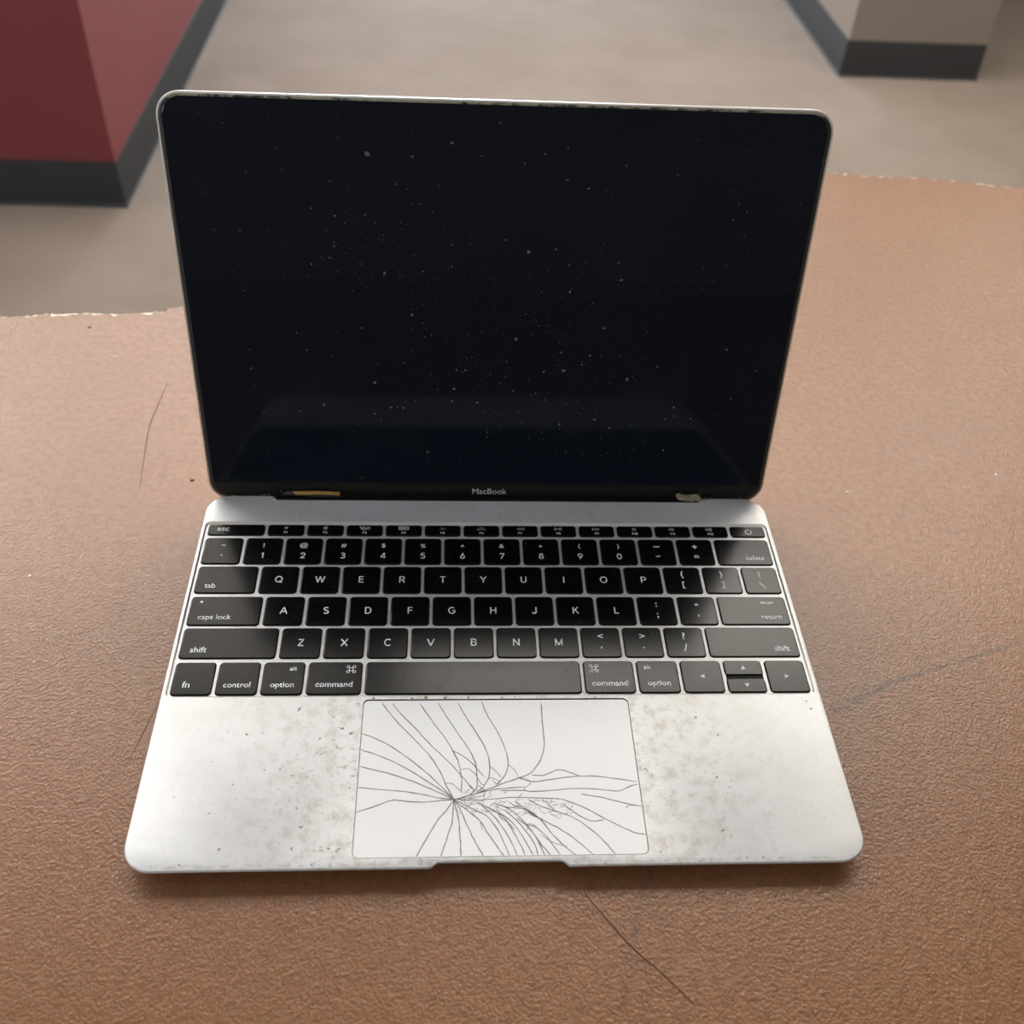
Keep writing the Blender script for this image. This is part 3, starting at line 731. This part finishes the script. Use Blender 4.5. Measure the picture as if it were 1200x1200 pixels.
# upper letter row
b = bounds(-108.75, 18.95, 13); y0, y1 = ROWS['Q']
key('tab_key', b[0] + G, b[1] - G, y0, y1, word('tab', 4.9, 'L'))
for i, c in enumerate('QWERTYUIOP'): key('letter_key', b[i + 1] + G, b[i + 2] - G, y0, y1, centre(c))
key('symbol_key', b[11] + G, b[12] - G, y0, y1, pair('{', '[', 3.1, 3.1))
key('symbol_key', b[12] + G, b[13] - G, y0, y1, pair('}', ']', 3.1, 3.1))
def slashes(mb, w, h):
    mb.ribbon([(-.2, 1.6), (-.2, 5.6)], .42, LZ); mb.ribbon([(-1.2, -1.2), (1.2, -5.2)], .45, LZ)
key('symbol_key', b[13] + G, b[14] - G, y0, y1, slashes)
# middle letter row
b = bounds(-104.30, 18.9, 12); y0, y1 = ROWS['A']
key('caps_lock_key', b[0] + G, b[1] - G, y0, y1, word('caps lock', 14.6, 'L', 3.2, 4.4, lambda mb, w, h: disc(mb, -w / 2 + 4.6, h / 2 - 3.2, .62, LZ)))
for i, c in enumerate('ASDFGHJKL'):
    k = key('letter_key', b[i + 1] + G, b[i + 2] - G, y0, y1, centre(c))
    if c in 'FJ':
        mb = MB(); mb.loft([z_of(rrect(-2.0, 2.0, -5.65, -5.05, .28, 3), KT - .02), z_of(rrect(-1.9, 1.9, -5.55, -5.15, .18, 3), KT + .28)]); mb.build('homing_ridge', [KEYM], k, MM)
key('symbol_key', b[10] + G, b[11] - G, y0, y1, pair(':', ';', 3.4, 3.6))
key('symbol_key', b[11] + G, b[12] - G, y0, y1, pair('"', "'", 3.2, 3.4))
def ret(mb, w, h): text(mb, 'enter', w / 2 - 5.2, h / 2 - 4.4, LZ, width=6.4, align='R')
key('return_key', b[12] + G, b[13] - G, y0, y1, word('return', 9.4, 'R', 3.2, 3.4, ret))
# lower letter row
b = bounds(-94.80, 18.95, 11); y0, y1 = ROWS['Z']
key('shift_key', b[0] + G, b[1] - G, y0, y1, word('shift', 7.0, 'L', 3.1, 4.3))
for i, c in enumerate('ZXCVBNM'): key('letter_key', b[i + 1] + G, b[i + 2] - G, y0, y1, centre(c))
key('symbol_key', b[8] + G, b[9] - G, y0, y1, pair('<', ',', 3.2, 3.6))
key('symbol_key', b[9] + G, b[10] - G, y0, y1, pair('>', '.', 3.2, 3.6))
key('symbol_key', b[10] + G, b[11] - G, y0, y1, pair('?', '/', 3.5, 3.7))
key('shift_key', b[11] + G, b[12] - G, y0, y1, word('shift', 7.0, 'R', 3.1, 3.8))
# bottom row
b = [XL, -119.2, -100.35, -81.4, -56.8, 37.35, 60.8, 80.3, 99.7, 118.15, XR]; y0, y1 = ROWS['B']
def looped(mb, x, y, z):
    s, r, w_ = .75, .62, .27
    for sx in (-1, 1):
        mb.ribbon([(x + sx * s, y - s - r), (x + sx * s, y + s + r)], w_, z) if False else None
        mb.ribbon([(x + sx * s, y - s), (x + sx * s, y + s)], w_, z); mb.ribbon([(x - s, y + sx * s), (x + s, y + sx * s)], w_, z)
        for sy in (-1, 1): ring_arc(mb, x + sx * (s + r * .9), y + sy * (s + r * .9), r, w_, 0, 360, z, 12)
def alt(side):
    return lambda mb, w, h: text(mb, 'alt', side * (w / 2 - 3.0), h / 2 - 4.4, LZ, width=3.1, align='R' if side > 0 else 'L')
key('modifier_key', b[0] + G, b[1] - G, y0, y1, word('fn', 3.1, 'L', 3.6, 4.2))
key('control_key', b[1] + G, b[2] - G, y0, y1, word('control', 11.2, 'C', 3.6))
key('option_key', b[2] + G, b[3] - G, y0, y1, word('option', 9.9, 'C', 3.6, 0, alt(1)))
key('command_key', b[3] + G, b[4] - G, y0, y1, word('command', 15.6, 'C', 3.6, 0, lambda mb, w, h: looped(mb, w / 2 - 4.6, h / 2 - 3.9, LZ)))
key('space_bar', b[4] + G, b[5] - G, y0, y1)
key('command_key', b[5] + G, b[6] - G, y0, y1, word('command', 15.6, 'C', 3.6, 0, lambda mb, w, h: looped(mb, -w / 2 + 4.4, h / 2 - 3.9, LZ)))
key('option_key', b[6] + G, b[7] - G, y0, y1, word('option', 9.9, 'C', 3.6, 0, alt(-1)))
key('arrow_key', b[7] + G, b[8] - G, y0, y1, lambda mb, w, h: mb.poly([(1.0, -1.0, LZ), (1.0, 1.0, LZ), (-1.0, 0, LZ)]))
key('arrow_key', b[8] + G, b[9] - G, 86.4, y1, lambda mb, w, h: mb.poly([(-1.0, -.9, LZ), (1.0, -.9, LZ), (0, .95, LZ)]))
key('arrow_key', b[8] + G, b[9] - G, y0, 84.3, lambda mb, w, h: mb.poly([(-1.0, .9, LZ), (0, -.95, LZ), (1.0, .9, LZ)]))
wells.poly(z_of(rrect(b[8] + G, b[9] - G, 83.6, 87.2, .3, 2), -.465))
key('arrow_key', b[9] + G, b[10] - G, y0, y1, lambda mb, w, h: mb.poly([(-1.0, -1.0, LZ), (1.0, 0, LZ), (-1.0, 1.0, LZ)]))
wells.build('key_wells', [WELL], lap, MM)

# ---- grime stuck to the deck
SP = [(-82.3, 70.1, 1.0), (-99.3, 69.9, .4), (-121.9, 60.6, .4), (-102.3, 57.9, .9), (-96.0, 58.5, .5), (-113.9, 45.3, .35), (-86.9, 41.6, .5), (-80.7, 48.1, .4), (-73.9, 47.5, .4), (-104.4, 35.1, .6), (-101.8, 29.1, .45), (-86.5, 33.1, .45), (-92.9, 41.6, .5), (-72.6, 55.7, .7), (-67.9, 66.0, .6), (-63.9, 60.4, 1.0), (-60.3, 57.9, .9), (-59.3, 50.8, .6), (-58.4, 38.4, .6), (-58.9, 33.0, .5), (-78.6, 24.7, .6), (-78.1, 27.4, .4), (-76.2, 16.7, .8), (-78.7, 8.1, .7), (-64.9, 7.9, .8), (-105.3, 8.2, .9), (-111.3, 23.0, .5), (-60.4, 20.4, .35), (-66.0, 20.5, .4), (-71.0, 25.9, .4), (-121.2, 24.8, .3), (-115.0, 28.4, .3), (-125.8, 30.0, .5), (-57.3, 28.4, .4), (-118.6, 2.4, .6), (-70.6, 1.9, .7),
      (71.6, 68.7, .35), (88.6, 65.2, .35), (76.6, 60.0, .4), (91.5, 56.0, .7), (68.7, 51.1, .5), (83.6, 44.4, .3), (63.9, 35.7, .3), (57.6, 39.7, .5), (87.4, 36.3, .8), (91.4, 31.8, .5), (103.0, 21.2, .35), (107.0, 17.8, .3), (123.0, 24.0, .3), (85.8, 13.2, .8), (85.0, 9.2, .4), (59.0, 25.4, .4), (60.0, 4.9, .5), (92.7, 1.9, .5), (99.2, 1.8, .6), (83.5, 64.7, .9), (113.0, 39.2, .3), (127.1, 18.3, .3), (133.1, 72.4, .7), (134.1, 68.5, .8), (-58, 72.3, .8), (-52, 75.0, .9), (-30, 75.1, 1.2), (-22, 75.1, 1.0), (-36, 75.0, .8), (-12, 75.2, .8), (2, 75.1, .7), (42, 74.9, .6)]
mb = MB()
for x, y, r in SP:
    for k in range(1 if r < .45 else 3): blob(mb, x + random.gauss(0, r * .5) * (k > 0), y + random.gauss(0, r * .4) * (k > 0), r * (.75 if k == 0 else .4), .015 + .002 * k, n=8)
for i in range(150):
    x = random.choice((-1, 1)) * random.uniform(58, 105); y = random.uniform(3, 75)
    if random.random() < (abs(x) - 55) / 55: continue
    blob(mb, x, y, random.uniform(.12, .34), .013, n=6)
for i in range(26): blob(mb, random.gauss(10, 50), random.uniform(181, 192), random.uniform(.15, .5), .013, n=6)
for i in range(40):      # chipped coating along the sides of the deck
    s = random.choice((-1, 1)); blob(mb, s * random.uniform(139.0, 139.5), random.uniform(70, 180), random.uniform(.12, .3), .012, n=6)
mb.build('grime', [GRIME], lap, MM, kind='stuff', label='dark specks of grime on the deck')
mb = MB()
for i in range(70):      # pale grit between the keys
    row = random.choice(list(ROWS.values())); x = random.gauss(5, 45); y = row[0] - .95 if random.random() < .5 else random.uniform(*row)
    if y != row[0] - .95: x = round(x / 18.95) * 18.95 + .3
    blob(mb, x, y, random.uniform(.12, .4), -.40, n=6, h=.25)
for x, y in ((13.9, 134.5), (14.1, 136.6), (14.0, 143.1), (13.2, 139.5), (23.2, 102.5), (24, 106.6), (-20, 168.1), (61, 131.9)): blob(mb, x, y, .5, -.3, n=7, h=.4)
mb.build('grit', [PALEGRIT], lap, MM, kind='stuff', label='pale grit between the keys')

# ---- lid: local x right, y up the screen, z out of the glass
AL = math.radians(77.92)
lid = None
LH, LB = 190.75, -2.7
def lring(i, z, r=10.2): return z_of(rrect(-W + i, W - i, LB + i, LH - i, r - min(i, 5) * .8, 8), z)
mb = MB()
R = mb.loft([lring(6, -4.3), lring(2.2, -3.7), lring(.5, -2.6), lring(0, -1.5), lring(0, -.3), lring(.18, -.05), lring(.42, 0), lring(.85, 0), lring(.85, -.6)], cap1=False)
mb.face(R[-1])
lid = mb.build('lid', [RIM], lap, MM, loc=(0, 198.52 * MM, -.968 * MM), rot=(AL, 0, 0), smooth=35)
mb = MB(); gi, go = 2.35, .87
o0 = z_of(rrect(-W + go, W - go, LB + go, LH - go, 9.4, 8), -.30); o1 = z_of(rrect(-W + go + .4, W - go - .4, LB + go + .4, LH - go - .35, 9.1, 8), -.02)
o2 = z_of(rrect(-W + gi, W - gi, LB + gi, LH - 1.75, 8.4, 8), -.05); o3 = z_of(rrect(-W + gi, W - gi, LB + gi, LH - 1.75, 8.4, 8), -.5)
mb.loft([o0, o1, o2, o3], cap0=False, cap1=True); mb.build('gasket', [GASKET], lid, MM, smooth=50, label='worn black gasket around the screen')
gx0, gx1, gy1 = -W + gi + .1, W - gi - .1, LH - 1.85
def top_round(y0_, r, ins, z):
    P = [(gx0 + ins, y0_ + ins), (gx1 - ins, y0_ + ins)]
    for cx_, cy_, a in ((gx1 - ins - r, gy1 - ins - r, 0), (gx0 + ins + r, gy1 - ins - r, 90)):
        for i in range(9): t = math.radians(a + 90 * i / 8); P.append((cx_ + r * math.cos(t), cy_ + r * math.sin(t)))
    return z_of(P, z)
mb = MB(); mb.loft([top_round(7.65, 8.2, 0, -.4), top_round(7.65, 8.2, 0, -.06), top_round(7.65, 8.0, .25, .06)])
glass = mb.build('display_glass', [SCREEN], lid, MM, label='dusty black screen')
def bot_round(ytop, ins, z):
    r = 8.0; P = [(gx1 - ins, ytop - ins), (gx0 + ins, ytop - ins)]; y0_ = LB + gi + .1
    for cx_, cy_, a in ((gx0 + ins + r, y0_ + ins + r, 180), (gx1 - ins - r, y0_ + ins + r, 270)):
        for i in range(9): t = math.radians(a + 90 * i / 8); P.append((cx_ + r * math.cos(t), cy_ + r * math.sin(t)))
    return z_of(P, z)
mb = MB(); mb.loft([bot_round(7.3, 0, -.4), bot_round(7.3, 0, -.05), bot_round(7.3, .2, .03)]); mb.build('chin', [CHIN], lid, MM, label='dark strip under the screen')
mb = MB(); rect(mb, gx0, gx1, 7.27, 7.67, -.08); mb.build('chin_seam', [plain('seam_grey', (.10, .095, .08), .5)], lid, MM)
mb = MB(); text(mb, 'MacBook', -.3, 1.35, .05, width=17.3); mb.build('wordmark', [INKDIM], lid, MM)
mb = MB(); disc(mb, -.4, 182.0, .62, .075, 16); mb.build('webcam', [plain('webcam_lens', (.05, .055, .07), .15)], lid, MM)
# dust on the glass
SPOTS = [(-55.7, 168.2, 1.5), (-36.9, 167.5, .8), (-20.3, 173.5, 1.0), (-7.8, 168.6, .5), (-93.3, 169.4, .4), (-106.5, 159.3, .4), (-125.4, 150.6, .4), (-71.8, 156.5, .5), (-80.3, 144.9, .6), (-70.4, 141.9, .7), (-57.4, 142.6, .5), (-42.3, 139.7, .4), (-24.0, 137.2, .4), (-20.1, 130.3, .6), (-20.1, 120.5, .6), (-32.9, 117.8, .6), (-49.9, 116.7, 1.0), (-81.8, 120.1, .8), (-73.8, 123.4, .6), (-111.4, 134.5, .5), (-122.2, 134.6, .4), (-71.6, 128.4, .6), (-66.5, 138.8, .4), (3.5, 132.9, .7), (-12.3, 134.8, .4), (-37.3, 177.5, .4), (-112.3, 107.4, .4), (-44.2, 155.9, .6), (-28.5, 144.3, .4),
  (18.7, 170.0, .6), (28.4, 172.8, .6), (10.3, 165.9, .6), (53.6, 166.2, .6), (28.7, 159.6, .7), (38.3, 156.1, .8), (76.2, 162.9, .5), (104.7, 150.9, .5), (103.0, 144.0, .7), (13.8, 127.8, 1.1), (25.8, 129.1, .7), (32.2, 122.1, .6), (56.4, 115.7, 1.0), (103.4, 123.3, .5), (33.4, 109.6, .9), (20.6, 109.4, .5), (39.5, 123.4, .4), (54.2, 123.7, .7), (83.1, 177.3, .4), (108.7, 147.9, .5),
  (-38.1, 97.2, 1.0), (-61.1, 90.5, .8), (-33.3, 93.3, .5), (-29.4, 87.6, .5), (-86.8, 79.3, .6), (-17.6, 70.2, .7), (-13.4, 70.0, .7), (-56.1, 63.0, 1.1), (-18.7, 60.3, 1.0), (-37.0, 53.6, .5), (-48.8, 49.9, .7), (-43.0, 49.8, .8), (-80.8, 51.0, .9), (-92.2, 47.5, .5), (-109.0, 47.3, .3), (-19.4, 53.8, .8), (-7.5, 53.2, .9), (-31.6, 25.9, 1.0), (-64.4, 10.2, .7), (-66.6, 36.5, .5), (-122.0, 28.0, .4), (-42.2, 73.3, .5), (-15.4, 23.1, .4), (-113.1, 69.5, .7), (-112.8, 78.9, .6), (-90.7, 87.6, .6), (-56.7, 46.5, .8), (-2.3, 36.9, .5), (-77.4, 27.7, .4),
  (9.8, 86.2, 1.1), (50.3, 92.3, .9), (33.1, 70.6, 1.2), (23.6, 69.9, .9), (41.5, 73.9, .7), (31.4, 79.8, .7), (45.0, 78.5, .8), (63.8, 66.4, 1.1), (109.7, 82.6, .8), (125.8, 72.0, .6), (115.7, 56.9, .7), (77.8, 73.3, .8), (88.3, 51.8, .8), (89.3, 47.1, .6), (97.5, 45.7, .6), (50.0, 44.6, .8), (32.8, 41.8, .7), (57.9, 40.1, .7), (85.9, 27.8, .8), (84.6, 45.4, .5), (9.4, 59.6, .6), (20.4, 58.4, .7), (5.9, 74.8, .6), (18.1, 34.0, .4), (82.1, 19.5, .4), (37.0, 26.1, .5), (71.2, 27.7, .4), (59.2, 78.5, .5), (12.2, 41.9, .5), (66.3, 67.9, .4)]
mb = MB()
for x, y, r in SPOTS: blob(mb, x, y, r * .8, .07, n=9, el=.9)
for i in range(640):
    if random.random() < .55: x, y = random.gauss(20, 42), random.gauss(68, 32)
    elif random.random() < .5: x, y = random.gauss(-55, 30), random.gauss(120, 22)
    else: x, y = random.uniform(-134, 134), random.uniform(12, 184)
    if abs(x) > 135 or not 11 < y < 184: continue
    blob(mb, x, y, random.choice((.14, .18, .22, .3)), .07, n=5)
mb.build('dust', [DUST], glass, MM, kind='stuff', label='grey dust specks on the screen')
mb = MB()
for i in range(60): x = -105 + random.random() * 215; blob(mb, x, 115.5 + .006 * x + random.gauss(0, .25), random.uniform(.12, .3), .07, n=5, el=.7)
mb.build('dust_line', [DUST], glass, MM, kind='stuff')
# hinge: black cylinder between lid and base, the torn copper flex on its left
mb = MB(); hp = [(0.0 + 3.1 * math.cos(t), 3.1 * math.sin(t)) for t in [2 * math.pi * k / 16 for k in range(16)]]
mb.loft([[(-107.6, 197.2 + a, -4.2 + b_) for a, b_ in hp], [(107.4, 197.2 + a, -4.2 + b_) for a, b_ in hp]]); mb.build('hinge', [WELL], lap, MM, smooth=40)
mb = MB()
P = [(x, y - 1.4, z) for x, y, z in ((-99.2, 3.2, 1.2), (-97, 3.4, 1.6), (-92, 3.9, 2.0), (-86, 4.0, 2.1), (-80, 3.7, 1.9), (-75.6, 3.0, 1.5))]
up = [(x, y + .75, z - .2) for x, y, z in P]; lo = [(x, y - .75, z + .3) for x, y, z in P]
a = mb.ring(up); c = mb.ring(lo); a2 = mb.ring([(x, y + .05, z - .5) for x, y, z in up]); c2 = mb.ring([(x, y - .1, z - .3) for x, y, z in lo])
mb.bridge(a, c, closed=False); mb.bridge(c2, a2, closed=False); mb.bridge(a2, a, closed=False); mb.bridge(c, c2, closed=False)
mb.build('flex_cable', [COPPER], lid, MM, label='torn copper-coloured flex cable at the left hinge')
mb = MB()
P = [(x, y - 1.4, z) for x, y, z in ((-104, 2.4, .5), (-101, 3.0, .9), (-97, 2.6, .9), (-90, 1.6, .8), (-80, 1.2, .6), (-74.5, 1.0, .4))]
mb.tube(P, [.5, 1.1, .8, .7, .6, .3], 6)
for i in range(9): x = random.uniform(-105, -97); blob(mb, x, random.uniform(.2, 2.8), random.uniform(.25, .6), .6, n=6, h=.6)
mb.build('torn_sleeve', [plain('torn_sleeve_grey', (.05, .045, .038), .6, var=.6, scale=400)], lid, MM, label='torn grey cable sleeve')
mb = MB()
for s in (-1, 1):
    for i in range(26): blob(mb, s * random.uniform(108.5, 136), random.uniform(-1.4, .3), random.uniform(.12, .42), .2, n=6, h=.3)
mb.build('hinge_grit', [PALEGRIT], lid, MM, kind='stuff')

# ------------------------------------------------------------------ loose things
L2W = Matrix.Translation((0, 0, .0085)) @ Matrix.Rotation(TAU, 4, 'X')
pos = L2W @ Vector((.1018, .1945, .0003))
deb = empty('debris_clump', pos); tag(deb, 'small tan clump of lint and grit caught in the right end of the laptop hinge', 'debris')
def lump(x, y, z, rx, ry, rz):
    bm = bmesh.new(); bmesh.ops.create_icosphere(bm, subdivisions=3, radius=1)
    for v in bm.verts:
        k = 1 + random.uniform(-.28, .28); v.co = Vector((x + v.co.x * rx * k, y + v.co.y * ry * k, z + v.co.z * rz * k)) * MM
    m = bpy.data.meshes.new('lump'); bm.to_mesh(m); bm.free(); return m
for a in ((-3.5, 1.4, 1.3, 2.6, 1.5, 1.3), (0.0, 1.0, 1.0, 3.0, 1.7, 1.0), (3.4, 1.2, 1.5, 2.4, 1.6, 1.5), (-5.2, 2.4, 1.8, 1.3, 1.0, 1.0)): obj('lint_lump', lump(*a), deb, [LINT])
mb = MB()
for i in range(16):
    x = random.uniform(-6, 6); y = random.uniform(.4, 2.4); a = random.uniform(-.6, 3.7); l = random.uniform(1.5, 4.5)
    mb.tube([(x, y, 1.2), (x + l * .5 * math.cos(a), y + random.uniform(-.4, .4), 1.6 + l * .35 * abs(math.sin(a))), (x + l * math.cos(a), y + random.uniform(-.6, .6), 1.4 + l * .6 * abs(math.sin(a)))], .07, 4)
mb.build('fibre', [LINT], deb, MM, kind='stuff')

def hair(pts, r, label, mat=HAIR):
    c = pts[0]; P = smooth_line([(x - c[0], y - c[1]) for x, y in pts], 5); mb = MB()
    n = len(P); mb.tube([(x, y, r * 1.02) for x, y in P], [r * (.45 + .55 * math.sin(math.pi * (i + .6) / (n + .2))) for i in range(n)], 6)
    tag(mb.build('hair', [mat], loc=(c[0], c[1], 0), smooth=60), label, 'hair', 'hairs on the table')
hair([(-0.1849, 0.3057), (-0.1859, 0.2872), (-0.1866, 0.2656), (-0.1840, 0.2404), (-0.1811, 0.2168)], .00016, 'long curved dark hair on the table left of the laptop screen')
hair([(0.0311, -0.0073), (0.0447, -0.0258), (0.0555, -0.0368), (0.0651, -0.0475)], .00020, 'straight dark hair on the table in front of the laptop')
hair([(-0.1435, 0.0813), (-0.1456, 0.0727), (-0.1478, 0.0617), (-0.1501, 0.0521)], .00010, 'faint hair on the table close to the left edge of the laptop base')
hair([(-0.2058, 0.3237), (-0.2042, 0.3111), (-0.2036, 0.3070)], .00008, 'tiny straight hair on the table between the long curved hair and the far edge')
hair([(-0.2889, 0.3590), (-0.2872, 0.3489), (-0.2857, 0.3427)], .00010, 'short hair on the table near its far left edge')
def fleck(x, y, r, label, mat=PALEFLECK, el=.7):
    mb = MB(); pts = []
    for k in range(7):
        a = 2 * math.pi * k / 7 + .3; q = r * random.uniform(.7, 1.15); pts.append((q * math.cos(a), q * el * math.sin(a)))
    mb.loft([z_of(pts, 0), z_of([(u * .92, v * .92) for u, v in pts], r * .35), z_of([(u * .5, v * .5) for u, v in pts], r * .55)])
    tag(mb.build('fleck', [mat], loc=(x, y, .00002)), label, 'crumb', 'flecks on the table')
fleck(0.1944, 0.2159, .0011, 'white fleck on the table right of the laptop hinge')
fleck(0.2835, 0.2315, .0008, 'pale fleck on the table near the right edge of the photo', el=1.0)
fleck(-0.2205, 0.3311, .0009, 'pale fleck on the table left of the top of the long curved hair')
fleck(-0.2183, 0.1536, .0008, 'pale fleck on the table far left of the keyboard', el=.9)
fleck(0.1516, 0.1843, .0008, 'pale crumb on the table beside the right rear corner of the laptop base', el=.6)
fleck(-0.1554, 0.2217, .0012, 'dark brown crumb on the table beside the left hinge of the laptop', HAIR, .45)
fleck(-0.2429, 0.3613, .0012, 'dark brown crumb on the table near the left part of its far edge', HAIR, .35)
